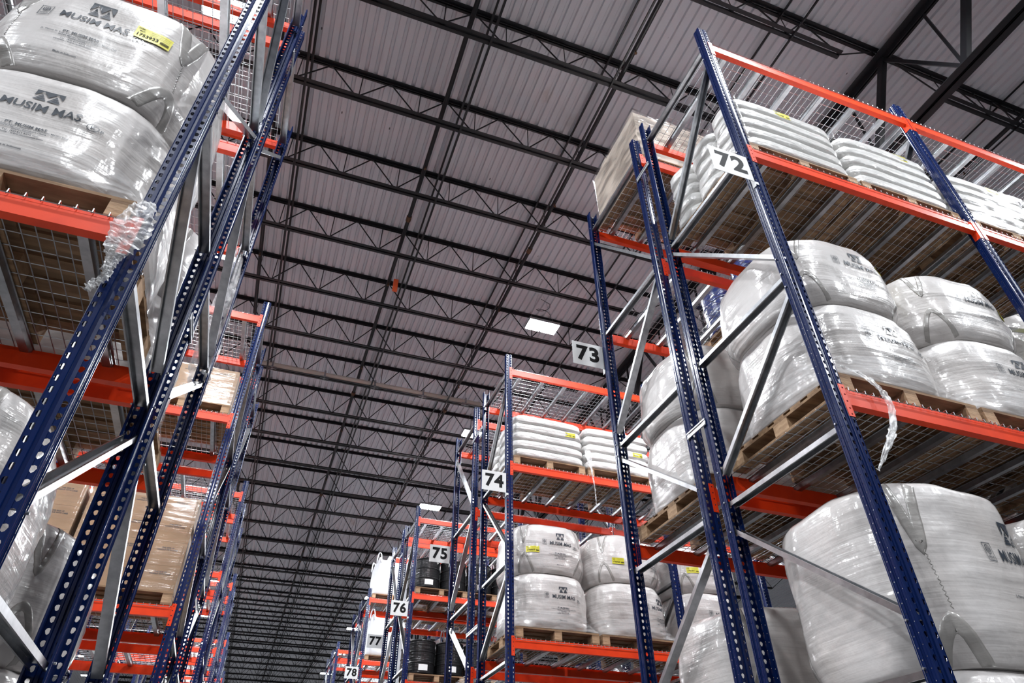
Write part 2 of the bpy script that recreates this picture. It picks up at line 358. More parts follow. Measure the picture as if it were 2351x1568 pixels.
# ------------------------------------------------------------------ bulk bag
BH=.715; BA=.565; BN=2.9
def profile(t, top):
    """relative radius at height fraction t"""
    if top==2: pts=[(0,.95),(.05,.97),(.15,.99),(.35,1.0),(.6,1.0),(.80,.99),(.88,.965),(.94,.90),(.98,.74),(1,.0)]
    elif top: pts=[(0,.925),(.05,.96),(.15,.99),(.35,1.0),(.6,.99),(.76,.965),(.86,.915),(.93,.82),(.975,.62),(1,.0)]
    else: pts=[(0,.90),(.04,.95),(.12,.985),(.35,1.0),(.65,1.0),(.82,.985),(.92,.96),(.97,.925),(1.0,.86)]
    for (a,ra),(b,rb) in zip(pts,pts[1:]):
        if t<=b: k=(t-a)/(b-a); k=k*k*(3-2*k)*.35+k*.65; return ra+(rb-ra)*k
    return pts[-1][1]
def bag_pt(th, t, top, seed, off=0.0, h=BH):
    c,s=math.cos(th),math.sin(th)
    rr=profile(t,top)
    x=math.copysign(abs(c)**(2/BN),c)*BA*rr; y=math.copysign(abs(s)**(2/BN),s)*BA*rr
    z=t*h
    if top and t>.7: z=h*(.7+.3*(1-(1-min(1,(t-.7)/.3))**1.6))
    nn=Vector((c,s,0))
    q=Vector((c*2.1+seed*7.3,s*2.1,z*2.6))
    d=.020*noise.noise(q)+.010*noise.noise(q*2.7)
    # wraps of film: slanting ridges round the load
    ph=z/.155+.9*math.sin(th+seed)+.55*noise.noise(Vector((c*1.5,s*1.5,z*3+seed)))
    d+=.0035*max(0,math.sin(ph*2*math.pi))**10
    cr=max(0,math.sin(2*th)**2)  # corners pull into folds at the waist
    d-=.055*cr*cr*(1-min(1,abs(t-(0 if top else 1))/.20))**1.4*(.8+.9*noise.noise(Vector((c*3,s*3,seed))))
    d+=.007*noise.noise(Vector((c*9+seed,s*9,z*13)))*(1-min(1,abs(t-(0 if top else 1))/.25))
    k=1 if t<.9 else max(0,(1-t)/.1)
    p=Vector((x,y,z))+nn*((d)*k+off)
    if top and t>.78: p.z+=.02*noise.noise(Vector((x*4+seed,y*4,0)))+off
    return p
def u_to_th(u, t, top):
    a=min(.9999,abs(u)/(BA*profile(t,top))); ph=math.acos(min(1,a**(BN/2)))
    return -ph if u>=0 else -(math.pi-ph)
def bag_mesh(top, seed, m='bag'):
    mb=MB(); nt_=112
    ts=[i/44 for i in range(45)]
    rows=[[bag_pt(2*math.pi*k/nt_,t,top,seed) for k in range(nt_)] for t in ts]
    mb.grid(rows,closed=True)
    mb.f.append(tuple(range(nt_-1,-1,-1)))
    if not top: mb.f.append(tuple(range(44*nt_,45*nt_)))
    me=mb.mesh('bulk_bag',m,True)
    return me
def wrap_flat(me, u0, z0, top, seed, off=.004, step=.022):
    """bend a flat mesh (x,y) round the front of a bag, centred at u0, z0"""
    bm=bmesh.new(); bm.from_mesh(me); bmesh.ops.triangulate(bm,faces=bm.faces[:])
    xs=[v.co.x for v in bm.verts]; ys=[v.co.y for v in bm.verts]
    for rng,nrm in ((xs,(1,0,0)),(ys,(0,1,0))):
        a=min(rng)+step
        while a<max(rng):
            bmesh.ops.bisect_plane(bm,geom=bm.verts[:]+bm.edges[:]+bm.faces[:],plane_co=(a if nrm[0] else 0,a if nrm[1] else 0,0),plane_no=nrm); a+=step
    for v in bm.verts:
        u=u0+v.co.x; z=z0+v.co.y; t=z/BH; v.co=bag_pt(u_to_th(u,t,top),t,top,seed,off)
    bmesh.ops.triangulate(bm,faces=bm.faces[:]); bm.to_mesh(me); bm.free(); me.update(); return me
def flat_poly(polys, m):
    mb=MB()
    for p in polys:
        i=len(mb.v); mb.v+=[(a,b,0) for a,b in p]; mb.f.append(tuple(range(i,i+len(p))))
    return mb.mesh('flat',m)
def logo_flat(w_=.115,h_=.075):
    x=lambda a:(a-.5)*w_; y=lambda b:(b-.5)*h_
    polys=[[(0,1),(0,.42),(.25,.93),(.5,.42),(.75,.93),(1,.42),(1,1)]]
    for c in (.25,.75):
        for k in range(4):
            b0=k*.165; b1=b0+.140; wd=lambda b:.235*(1-b/.70)
            polys.append([(c-wd(b0),b0),(c+wd(b0),b0),(c+wd(b1),b1),(c-wd(b1),b1)])
    return flat_poly([[(x(a),y(b)) for a,b in p] for p in polys],'print')
def frame_flat(w_,h_,t,m):
    a,b=w_/2,h_/2
    return flat_poly([[(-a,-b),(a,-b),(a,-b+t),(-a,-b+t)],[(-a,b-t),(a,b-t),(a,b),(-a,b)],[(-a,-b+t),(-a+t,-b+t),(-a+t,b-t),(-a,b-t)],[(a-t,-b+t),(a,-b+t),(a,b-t),(a-t,b-t)]],m)
def join(ms):
    bm=bmesh.new()
    for m_,dx,dy in ms:
        n=len(bm.verts); bm.from_mesh(m_); bm.verts.ensure_lookup_table()
        for v in bm.verts[n:]: v.co.x+=dx; v.co.y+=dy
    out=ms[0][0].copy(); bm.to_mesh(out); bm.free(); return out
def ring_flat(r,t,m,sx=1):
    mb=MB(); n=20
    for k in range(n+1):
        a=2*math.pi*k/n; mb.v+=[(r*sx*math.cos(a),r*math.sin(a),0),((r-t)*sx*math.cos(a),(r-t)*math.sin(a),0)]
    for k in range(n): mb.f.append((2*k,2*k+2,2*k+3,2*k+1))
    return mb.mesh('ring',m)
def halal_flat():
    ms=[(frame_flat(.058,.075,.003,'print'),0,0)]
    # pointed leaf of upright strokes
    for i,dx in enumerate((-.014,-.007,0,.007,.014)):
        hh=.030-abs(dx)*1.1; ms.append((flat_poly([[(-.0018,-hh/2),(.0018,-hh/2),(.0018,hh/2),(-.0018,hh/2)]],'print'),dx,.010))
    ms.append((ring_flat(.021,.003,'print',.85),0,.010)); ms.append((text_mesh('HALAL',.013,'print',.0003),0,-.021)); ms.append((text_mesh('INDONESIA',.006,'print'),0,-.031))
    return join(ms)
def kmark_flat(): return join([(ring_flat(.022,.003,'print',1.15),0,0),(text_mesh('K',.032,'print',.001),0,0),(text_mesh('P',.026,'print',.0006),.036,-.006)])
ADDR='PT. MUSIM MAS'
ADDR2='JL. Platina III, Kelurahan Titipapan, Kecamatan Medan Deli\n20244 Medan, Sumatera Utara\nINDONESIA\nTel : (62) 611 6252 000\nWebsite : www.musimmas.com'
def prints(top, seed, dz=0.0, du=.09):
    lg=wrap_flat(logo_flat(),du-.005,.500+dz,top,seed)
    bt=wrap_flat(text_mesh('MUSIM MAS',.068,'print',.0009,xs=.92),du,.405+dz,top,seed)
    hl=wrap_flat(halal_flat(),du-.235,.415+dz,top,seed)
    km=wrap_flat(kmark_flat(),du+.215,.375+dz,top,seed)
    ad=wrap_flat(join([(text_mesh(ADDR,.024,'print',.0006),0,.045),(text_mesh(ADDR2,.0145,'print',.0002,line=.95),0,0)]),du-.01,.225+dz,top,seed)
    mi=wrap_flat(text_mesh('Made in Indonesia',.014,'print',.0003),du-.02,.115+dz,top,seed)
    return [Part('logo_print',lg),Part('brand_print',bt),Part('halal_mark',hl),Part('kosher_mark',km),Part('address_print',ad),Part('origin_print',mi)]
def strap_mesh(pts, top, seed, w_=.045):
    """band following the bag through (theta, t) points"""
    P=[]
    for (a,b),(c,d) in zip(pts,pts[1:]):
        for k in range(3): P.append((a+(c-a)*k/3,b+(d-b)*k/3))
    P.append(pts[-1]); rows=[]
    for i,(th,t) in enumerate(P):
        a=P[max(0,i-1)]; b=P[min(len(P)-1,i+1)]
        du=(b[0]-a[0])*BA; dz=(b[1]-a[1])*BH; l=math.hypot(du,dz) or 1
        px,pz=-dz/l*w_/2/BA, du/l*w_/2/BH
        rows.append([bag_pt(th+px*s,min(.97,max(.0,t+pz*s)),top,seed,o_) for s,o_ in ((-1,-.003),(-.94,.0015),(-.5,.0022),(0,.0025),(.5,.0022),(.94,.0015),(1,-.003))])
    mb=MB(); mb.grid(rows); return mb.mesh('lifting_strap','strap',True)
def straps(top, seed):
    out=[]
    hi,lo=(.20,-.04) if top==2 else (.36,.02)
    for c in ((-2.12,-.89,.89,2.25) if top==2 else (-2.25,-.89,.89,2.25)):
        A=[(c+.25*math.copysign(abs(k)**.9,k),hi-(hi-lo)*abs(k)**1.5) for k in [i/6-1 for i in range(13)]]
        V=[(c+.16*math.copysign(abs(k)**1.3,k)-.02,.58+.32*abs(k)**1.2) for k in [i/6-1 for i in range(13)]]
        out.append(Part('lifting_strap',strap_mesh(A,top,seed,.046 if top==1 else .075))); out.append(Part('lifting_strap',strap_mesh(V,top,seed,.046 if top==1 else .075)))
        if top==2:
            Z=[(c+.010*(-1)**i+.05*i/22,.56-.30*i/22) for i in range(23)]
            out.append(Part('tie_cord',strap_mesh(Z,top,seed,.006)))
    return out
def label_part(num, u, z, top, seed, w_=.17, h_=.085):
    base=wrap_flat(flat_poly([[(-w_/2,-h_/2),(w_/2,-h_/2),(w_/2,h_/2),(-w_/2,h_/2)]],'yellow'),u,z,top,seed,.007)
    bars=label_marks(num,w_,h_); wrap_flat(bars,u,z,top,seed,.0085)
    return Part('yellow_label',base,[Part('label_print',bars)])
def label_marks(num,w_,h_):
    ms=[(text_mesh(num,h_*.36,'signblack',.0006,align='LEFT'),-w_*.46,-h_*.18),(text_mesh('NAME:',h_*.13,'signblack',.0002,align='LEFT'),-w_*.46,h_*.36),(text_mesh('MAT:',h_*.13,'signblack',.0002,align='LEFT'),-w_*.40,h_*.16)]
    x=.22; rnd_=random.Random(num)
    while x<.46:
        b=.006+.012*rnd_.random(); ms.append((flat_poly([[(0,-h_*.12),(w_*b,-h_*.12),(w_*b,h_*.12),(0,h_*.12)]],'signblack'),w_*x,-h_*.22)); x+=b+.008
    for dy in (.32,.18,.04): ms.append((flat_poly([[(0,0),(w_*.55,0),(w_*.55,h_*.012),(0,h_*.012)]],'signblack'),-w_*.1,h_*dy))
    return join(ms)
LOW=[bag_mesh(False,1.0),bag_mesh(False,2.3)]; TOP=[bag_mesh(True,1.7),bag_mesh(True,3.1)]
SEED={('l',0):1.0,('l',1):2.3,('t',0):1.7,('t',1):3.1}
TOP.append(bag_mesh(2,6.1)); SEED[('t',2)]=6.1
TAN_LOW=bag_mesh(False,4.4,'tanbag'); TAN_TOP=bag_mesh(True,5.2,'tanbag')
PR={}
def bag_kids(kind, v, printed, du=.09, label=None):
    top=(2 if v==2 else 1) if kind=='t' else 0; seed=SEED[(kind,v)]; key=(kind,v,du)
    kids=[]
    if printed:
        if key not in PR: PR[key]=prints(top,seed,.0,du)
        kids+=PR[key]
    if top:
        k2=(kind,v,'s')
        if k2 not in PR: PR[k2]=straps(top,seed)
        kids+=PR[k2]
    if label: kids.append(label_part(label[0],label[1],label[2],top,seed))
    return kids
def skirt_mesh(seed):
    """film drawn from the round bag out to the square pallet deck"""
    rows=[]; n=120
    for j in range(9):
        k=j/8; row=[]
        for i in range(n):
            th=2*math.pi*i/n
            a=bag_pt(th,.30,False,seed,.008)
            c,s=math.cos(th),math.sin(th); mx=max(abs(c)/(PX/2+.004),abs(s)/(PY/2+.004)); b=Vector((c/mx,s/mx,.002))
            e=k**1.6; p=a*(1-k)+b*k; p.x=a.x*(1-e)+b.x*e; p.y=a.y*(1-e)+b.y*e
            p+=Vector((c,s,0))*.003*noise.noise(Vector((th*5,k*3,seed)))*(1-k)
            row.append(p)
        rows.append(row)
    mb=MB(); mb.grid(rows,closed=True); return mb.mesh('stretch_wrap','film',True)
SKIRT=skirt_mesh(1.0)
# ------------------------------------------------------------------ sacks, cartons, drums, jumbo bags
def sack_mesh(sx,sy,sz,seed):
    mb=MB(); nu,nv=40,16; rows=[]
    def sp(v,e): return math.copysign(abs(v)**e,v)
    for j in range(nv+1):
        ph=-math.pi/2+math.pi*j/nv; row=[]
        for i in range(nu):
            th=2*math.pi*i/nu; cx_=sp(math.cos(ph),.24)
            p=Vector((sx/2*cx_*sp(math.cos(th),.35),sy/2*cx_*sp(math.sin(th),.45),sz/2*sp(math.sin(ph),.52)))
            q=p*9+Vector((seed*3.1,0,seed))
            ed=abs(p.x)/(sx/2)
            p+=Vector((p.x*.5,p.y*.8,p.z*3)).normalized()*(.010*noise.noise(q*.6)+.006*noise.noise(q*1.7)*(1+3*ed**6))
            row.append(p)
        rows.append(row)
    mb.grid(rows,closed=True); return mb.mesh('sack','sack',True)
SACKS=[sack_mesh(1.145,.388,.143,k) for k in range(6)]
def cart_part(lx,ly,lz,m='carton'):
    b=MB().box((-lx/2,-ly/2,0),(lx/2,ly/2,lz)).mesh('carton',m)
    tp=MB().box((-.025,-ly/2-.0008,0.0),(.025,ly/2+.0008,lz+.0008)).mesh('tape','tape')
    tx=text_mesh('THIS SIDE UP\nHANDLE WITH CARE',.022,'print',.0004)
    for v in tx.vertices: v.co=Vector((v.co.x-.0, -ly/2-.0016, v.co.y+lz*.70))
    return Part('carton',b,[Part('print',tx)])
CART=cart_part(.375,.545,.265)
def drum_part(m):
    mb=MB(); n=32; r=.285; zs_=.72
    prof=[(0,.0),(.9,.0),(.97,.012),(1,.03),(1,.27),(1.025,.285),(1.025,.30),(1,.315),(1,.56),(1.025,.575),(1.025,.59),(1,.605),(1,.83),(1.02,.845),(1.03,.86),(1.02,.88),(.95,.88),(.93,.862),(0,.862)]
    rows=[[(r*a*math.cos(2*math.pi*k/n),r*a*math.sin(2*math.pi*k/n),b*zs_) for k in range(n)] for a,b in prof]
    mb.grid(rows,closed=True); body=mb.mesh('drum',m,False)
    lb=MB(); rows=[]
    for z in (.06,.17): rows.append([(r*1.012*math.cos(a),r*1.012*math.sin(a),z) for a in [(-1.9+.65*k/8) for k in range(9)]])
    lb.grid(rows); lab=lb.mesh('paper_label','paper')
    bu=MB(); bu.rod((.18,0,.62),(.18,0,.637),.035,12); bu.rod((-.18,0,.62),(-.18,0,.637),.02,10)
    return Part('drum',body,[Part('paper_label',lab),Part('bung_caps',bu.mesh('bung',m))])
DRUMK=drum_part('drumblack'); DRUMB=drum_part('drumblue')
def jumbo_part(h=1.02):
    mb=MB(); n=72; rows=[]
    for j in range(31):
        t=j/30; k=min(1,(1-t)/.16); a=.53*(1-.05*(1-k)**2)+.018*math.sin(math.pi*t)
        if t<.05: a*=.93+.07*t/.05
        row=[]
        for i in range(n):
            th=2*math.pi*i/n; c,s=math.cos(th),math.sin(th); e=2/5.5
            x=math.copysign(abs(c)**e,c)*a; y=math.copysign(abs(s)**e,s)*a
            corner=(math.sin(2*th)**2)**3
            z=t*h+ (.10*corner if t>.9 else 0)*((t-.9)/.1 if t>.9 else 0)
            q=Vector((x*4,y*4,z*2.5)); d=.014*noise.noise(q); row.append((x+c*d,y+s*d,z))
        rows.append(row)
    cen=[(p[0]*.45,p[1]*.45,h*.97) for p in rows[-1]]; rows.append(cen); rows.append([(0,0,h*.985)]*n)
    mb.grid(rows,closed=True); mb.f.append(tuple(range(n-1,-1,-1)))
    body=mb.mesh('jumbo_bag','fabric',True); kids=[]
    for sx in (-1,1):
        for sy in (-1,1):
            lm=MB(); rows=[]
            for k in range(17):
                a=math.pi*k/16; z=h*.92+.32*math.sin(a)**.8; o=.075*math.cos(a)
                cx_=sx*.47+o*-sx*.8; cy_=sy*.47+o*sy*.8
                rows.append([(cx_-.02,cy_-.02,z),(cx_+.02,cy_+.02,z)])
            lm.grid(rows); kids.append(Part('lifting_loop',solid(lm.mesh('lifting_loop','fabric',True),.004)))
    sm=MB()
    for x in (-.33,.33): sm.box((x-.004,-.556,.06),(x+.004,-.545,h*.88))
    return Part('jumbo_bag',body,kids)
JUMBO=jumbo_part()
def film_ribbon(pts, widths, name, seed, crumple=.02, nseg=40, nw=9, m='filmtail'):
    P=[Vector(p) for p in pts]; rows=[]; L_=len(P)-1
    def cat(t):
        i=min(L_-1,int(t*L_)); k=t*L_-i
        p0=P[max(0,i-1)];p1=P[i];p2=P[i+1];p3=P[min(L_,i+2)]
        return .5*((2*p1)+(p2-p0)*k+(2*p0-5*p1+4*p2-p3)*k*k+(3*p1-p0-3*p2+p3)*k**3)
    for j in range(nseg+1):
        t=j/nseg; c=cat(t); d=(cat(min(1,t+.01))-cat(max(0,t-.01))).normalized()
        wv=widths[min(len(widths)-2,int(t*(len(widths)-1)))]; wn=widths[min(len(widths)-1,int(t*(len(widths)-1))+1)]; k=t*(len(widths)-1)%1; w_=wv+(wn-wv)*k
        side=d.cross(Vector((.2*math.sin(seed+t*5),-1,.1))).normalized(); nn=side.cross(d)
        row=[]
        for i in range(nw):
            a=(i/(nw-1)-.5); q=Vector((a*7+seed,t*nseg*.45,seed))
            row.append(c+side*a*w_+nn*(crumple*noise.noise(q)+crumple*.6*noise.noise(q*2.9))+side*crumple*.5*noise.noise(q+Vector((9,9,9))))
        rows.append(row)
    mb=MB(); mb.grid(rows); return Part(name,mb.mesh(name,m,True))
# ================================================================== SETTING
ZC=11.52
def deck_roof():
    mb=MB(); x=-26.0; pr=[]
    while x<34:
        pr+=[(x,ZC),(x+.085,ZC),(x+.100,ZC+.038),(x+.137,ZC+.038)]; x+=.152
    mb.grid([[(a,-12,b) for a,b in pr],[(a,75,b) for a,b in pr]])
    o=bpy.data.objects.new('ceiling',mb.mesh('ceiling','deck')); C.objects.link(o); o['kind']='structure'; o['label']='off-white ribbed steel roof deck above the joists'
deck_roof()
for nm,a,b,m in (('floor',(-26,-12,-.1),(34,75,0),'floor'),('wall_left',(-26.2,-12,0),(-26,75,ZC+.1),'wall'),('wall_right',(34,-12,0),(34.2,75,ZC+.1),'wall'),('wall_back',(-26,-12.2,0),(34,-12,ZC+.1),'wall'),('wall_far',(-26,75,0),(34,75.2,ZC+.1),'wall')):
    o=bpy.data.objects.new(nm,MB().box(a,b).mesh(nm,m)); C.objects.link(o); o['kind']='structure'
# ------------------------------------------------------------------ roof joists
JT=ZC-.005; JB=10.84
def joist_meshes(x0,x1):
    def ang(z, sgn, L0, L1, w_=.05,t=.006):
        mb=MB()
        for s in (-1,1):
            g=s*.012
            mb.box((L0,min(g,g+s*t),min(z,z+sgn*w_)),(L1,max(g,g+s*t),max(z,z+sgn*w_)))
            mb.box((L0,min(g,g+s*w_),min(z,z+sgn*t)),(L1,max(g,g+s*w_),max(z,z+sgn*t)))
        return mb
    top=ang(JT,-1,x0,x1,.055,.007).mesh('top_chord','steel')
    bot=ang(JB,1,x0+.95,x1-.95,.055,.007).mesh('bottom_chord','steel')
    mb=MB(); p=.94; xs=x0+.95; n=int(round((x1-x0-1.9)/p)); p=(x1-x0-1.9)/n
    for k in range(n):
        a=xs+k*p; zb=JB+.02; zt=JT-.03
        if k==0: mb.rod((x0+.08,0,zt),(a,0,zb),.012,5)
        mb.rod((a,0,zb),(a+p/2,0,zt),.012,5); mb.rod((a+p/2,0,zt),(a+p,0,zb),.012,5)
        mb.rod((a+.03,0,zb),(a+.03,0,zt),.008,4)
        if k==n-1: mb.rod((a+p,0,zb),(x1-.08,0,zt),.012,5)
    return Part('roof_joist',None,[Part('top_chord',top),Part('bottom_chord',bot),Part('web',mb.mesh('web','steel'))])
# lift everything by z only; root Empty at the joist's line
GX=7.24
JL=joist_meshes(-8.6,GX-.05); JR=joist_meshes(GX+.05,21.0)
ONES=['','first','second','third','fourth','fifth','sixth','seventh','eighth','ninth']
ORD=['first','second','third','fourth','fifth','sixth','seventh','eighth','ninth','tenth','eleventh','twelfth','thirteenth','fourteenth','fifteenth','sixteenth','seventeenth','eighteenth','nineteenth','twentieth']+['twenty-'+o for o in ONES[1:]]+['thirtieth']+['thirty-'+o for o in ONES[1:]]+['fortieth']+['forty-'+o for o in ONES[1:]]
k=0; yj=1.475
while yj<66:
    for J,a,b,side in ((JL,-8.6,GX,'over the cross aisle'),(JR,GX,21,'beyond the roof girder')):
        if sees([(x,yj,z) for x in [a+(b-a)*i/12 for i in range(13)] for z in (JB,JT)],20) or yj<9:
            nth=ORD[k]
            if nth: spawn(J,(0,yj,0),0,f'black open-web roof joist {side}, {nth} from the near end of the roof','joist','black roof joists')
            else: spawn(J,(0,yj,0),0,f'distant black open-web roof joist {side}, far down the hall','joist','distant roof joists '+side)
    k+=1; yj+=1.525
# girder
def girder():
    zt=JT-.13; zb=9.80
    def ch(z,s):
        mb=MB(); 
        for g in (-1,1):
            x0=g*.014; mb.box((min(x0,x0+g*.010),-8,min(z,z+s*.11)),(max(x0,x0+g*.010),40,max(z,z+s*.11)))
            mb.box((min(x0,x0+g*.11),-8,min(z,z+s*.010)),(max(x0,x0+g*.11),40,max(z,z+s*.010)))
        return mb
    kids=[Part('top_chord',ch(zt,-1).mesh('top_chord','steel')),Part('bottom_chord',ch(zb,1).mesh('bottom_chord','steel'))]
    y=1.475-1.525*4; i=0
    while y<38:
        a=MB(); a.prism([(-.045,-.045),(.045,-.045),(.045,.045),(-.045,.045)],(0,y,zt-.05),(0,y+.7625,zb+.05),(1,0,0)); kids.append(Part('web_member',a.mesh('web_member','steel')))
        a=MB(); a.prism([(-.025,-.025),(.025,-.025),(.025,.025),(-.025,.025)],(0,y+.7625,zb+.05),(0,y+1.525,zt-.05),(1,0,0)); kids.append(Part('web_member',a.mesh('web_member','steel')))
        a=MB(); a.prism([(-.018,-.018),(.018,-.018),(.018,.018),(-.018,.018)],(0,y+.7625,zb+.05),(0,y+.7625,zt-.05),(1,0,0)); kids.append(Part('web_post',a.mesh('web_post','steel')))
        y+=1.525
    return Part('roof_girder',None,kids)
spawn(girder(),(GX,0,0),0,'heavy black roof girder carrying the joists above rack 72','girder')
# sprinkler pipes and bridging
for x,nm,lb in ((1.09,'sprinkler_pipe','black sprinkler pipe down the middle of the cross aisle roof'),(3.49,'sprinkler_pipe','black sprinkler pipe above the ends of the racks signed 72 to 78'),(-1.43,'sprinkler_pipe','black sprinkler pipe above the unsigned racks'),(9.9,'sprinkler_pipe','black sprinkler pipe beyond the roof girder')):
    mb=MB(); mb.rod((0,-5,0),(0,62,0),.036,10)
    cp=MB(); 
    for j in range(12): y=2.2+j*6.1; cp.rod((0,y,0),(0,y+.12,0),.047,10)
    hd=MB()
    for j in range(20): y=1.0+j*3.05; hd.rod((0,y,0),(0,y,-.10),.010,6); hd.rod((0,y,-.10),(0,y,-.108),.022,8)
    hg=MB()
    for j in range(40): y=1.475+1.525*j; hg.rod((0,y+.05,.03),(0,y+.05,JT-11.1),.005,4)
    p=Part('sprinkler_pipe',mb.mesh('pipe','steel'),[Part('coupling',cp.mesh('coupling','rust')),Part('sprinkler_heads',hd.mesh('heads','rust')),Part('hanger_rods',hg.mesh('hangers','steel'))])
    spawn(p,(x,0,11.1),0,lb,'pipe','sprinkler pipes')
for x,lb in ((-1.0,'over the unsigned rack ends'),(1.41,'over the middle of the cross aisle'),(3.32,'over the signed rack ends'),(5.4,'between the sign line and the girder'),(9.75,'beyond the roof girder')):
    mb=MB(); mb.box((-.018,-5,JT-.062),(.018,62,JT-.056)); mb.box((-.018,-5,JT-.092),(-.014,62,JT-.062))
    m2=MB(); m2.box((-.018,-5,JB-.006),(.018,62,JB)); m2.box((-.018,-5,JB-.036),(-.014,62,JB-.006))
    spawn(Part('joist_bridging',mb.mesh('upper_angle','steel'),[Part('lower_angle',m2.mesh('lower_angle','steel'))]),(x,0,0),0,'thin black bridging angles '+lb,'bridging','joist bridging')
# heater tube across the aisle
mb=MB(); mb.rod((-1.6,0,0),(4.2,0,0),.075,14)
cl=[]
for x in (-.9,.3,1.5,2.7,3.8):
    c=MB(); c.box((x-.10,-.085,-.085),(x+.10,.085,-.07)); c.box((x-.02,-.085,-.09),(x+.02,.085,.09)); c.rod((x,0,.08),(x,0,.62),.005,4); cl.append(Part('clamp',c.mesh('clamp','wire')))
spawn(Part('heater_tube',mb.mesh('tube','tube',True),cl),(0,13.68,10.93),0,'pale beige tube slung across the roof between two joists','tube')
# orange tag on a chain
mb=MB(); mb.box((-.045,-.02,-.42),(.045,.02,-.12)); ch=MB()
for j in range(16): ch.box((-.008,-.004,-.12+j*.035),(.008,.004,-.095+j*.035))
spawn(Part('hanging_tag',mb.mesh('tag','tag'),[Part('chain',ch.mesh('chain','wire'))]),(1.16,9.55,10.75),0,'small orange tag hanging on a chain from a roof joist','tag')
# lamps
def lamp_part():
    h=MB(); h.box((-.34,-.17,.015),(.34,.17,.075)); h.box((-.09,-.09,.075),(.09,.09,.14))
    l=MB(); l.box((-.325,-.155,-.004),(-.02,.155,.014)); l2=MB(); l2.box((.02,-.155,-.004),(.325,.155,.014))
    kids=[Part('lens',l.mesh('lens','lens')),Part('lens',l2.mesh('lens','lens'))]
    for s in (-.3,.3):
        r_=MB(); r_.rod((s,0,.075),(s*.2,0,.917),.003,4); kids.append(Part('suspension_wire',r_.mesh('suspension_wire','wire')))
    cb=MB(); pts=[(0,0,.14)]+[(.16*math.sin(a),.10*math.cos(a)-.10,.14+.05*a) for a in [k*.7 for k in range(13)]]+[(0,.0,.80)]
    for a,b in zip(pts,pts[1:]): cb.rod(a,b,.006,5)
    kids.append(Part('power_cable',cb.mesh('power_cable','steel')))
    return Part('high_bay_lamp',h.mesh('housing','housing'),kids)
LAMP=lamp_part()
def lamp_row(x): return {LX[0]:'beyond the unsigned racks',LX[1]:'above the unsigned racks',LX[2]:'above the signed racks',LX[3]:'beyond the roof girder'}[x]
for lx in LX:
    for i,ly in enumerate(LY):
        if sees([(lx,ly,LZ)],30) or ly<12: spawn(LAMP,(lx,ly,LZ),0,f'bright twin-panel high bay lamp {lamp_row(lx)}, {ORD[i] if i<40 else "last"} one down the hall','lamp','high bay lamps')
        else: spawn(LAMP,(lx,ly,LZ),0,f'bright twin-panel high bay lamp {lamp_row(lx)}, {ORD[i] if i<40 else "last"} one down the hall','lamp','high bay lamps')

# ================================================================== RACKS
TOPL,UPL,LOWL,BASEL=7.90,6.225,3.84,1.50
LVN={TOPL:'top',UPL:'upper',LOWL:'lower',BASEL:'base',4.54:'middle'}
rows=[] # (sign number, y of aisle face, dir +1 if depth runs +Y)
YA=[(72,2.385,1),(73,4.975,-1),(74,8.047,1),(75,10.923,-1),(76,14.08,1),(77,16.72,-1),(78,20.02,1),(79,22.745,-1),(80,26.1,1),(81,28.8,-1),(82,32.1,1),(83,34.8,-1),(84,38.1,1),(85,40.8,-1)]
XR0=2.94; XL0=-.825
FLUE={72:.160,74:.446,76:.21,78:.295,80:.27,82:.27,84:.27}
def rackname(num, side):
    if num<=78: return f'sign-{num} rack' if side>0 else f'rack facing sign-{num}'
    return f'{["first","second","third","fourth","fifth","sixth","seventh"][num-79]} row behind '+('the sign-78 rack' if side>0 else 'the rack facing sign-78')
BAYN=['end bay','second bay','third bay','fourth bay']
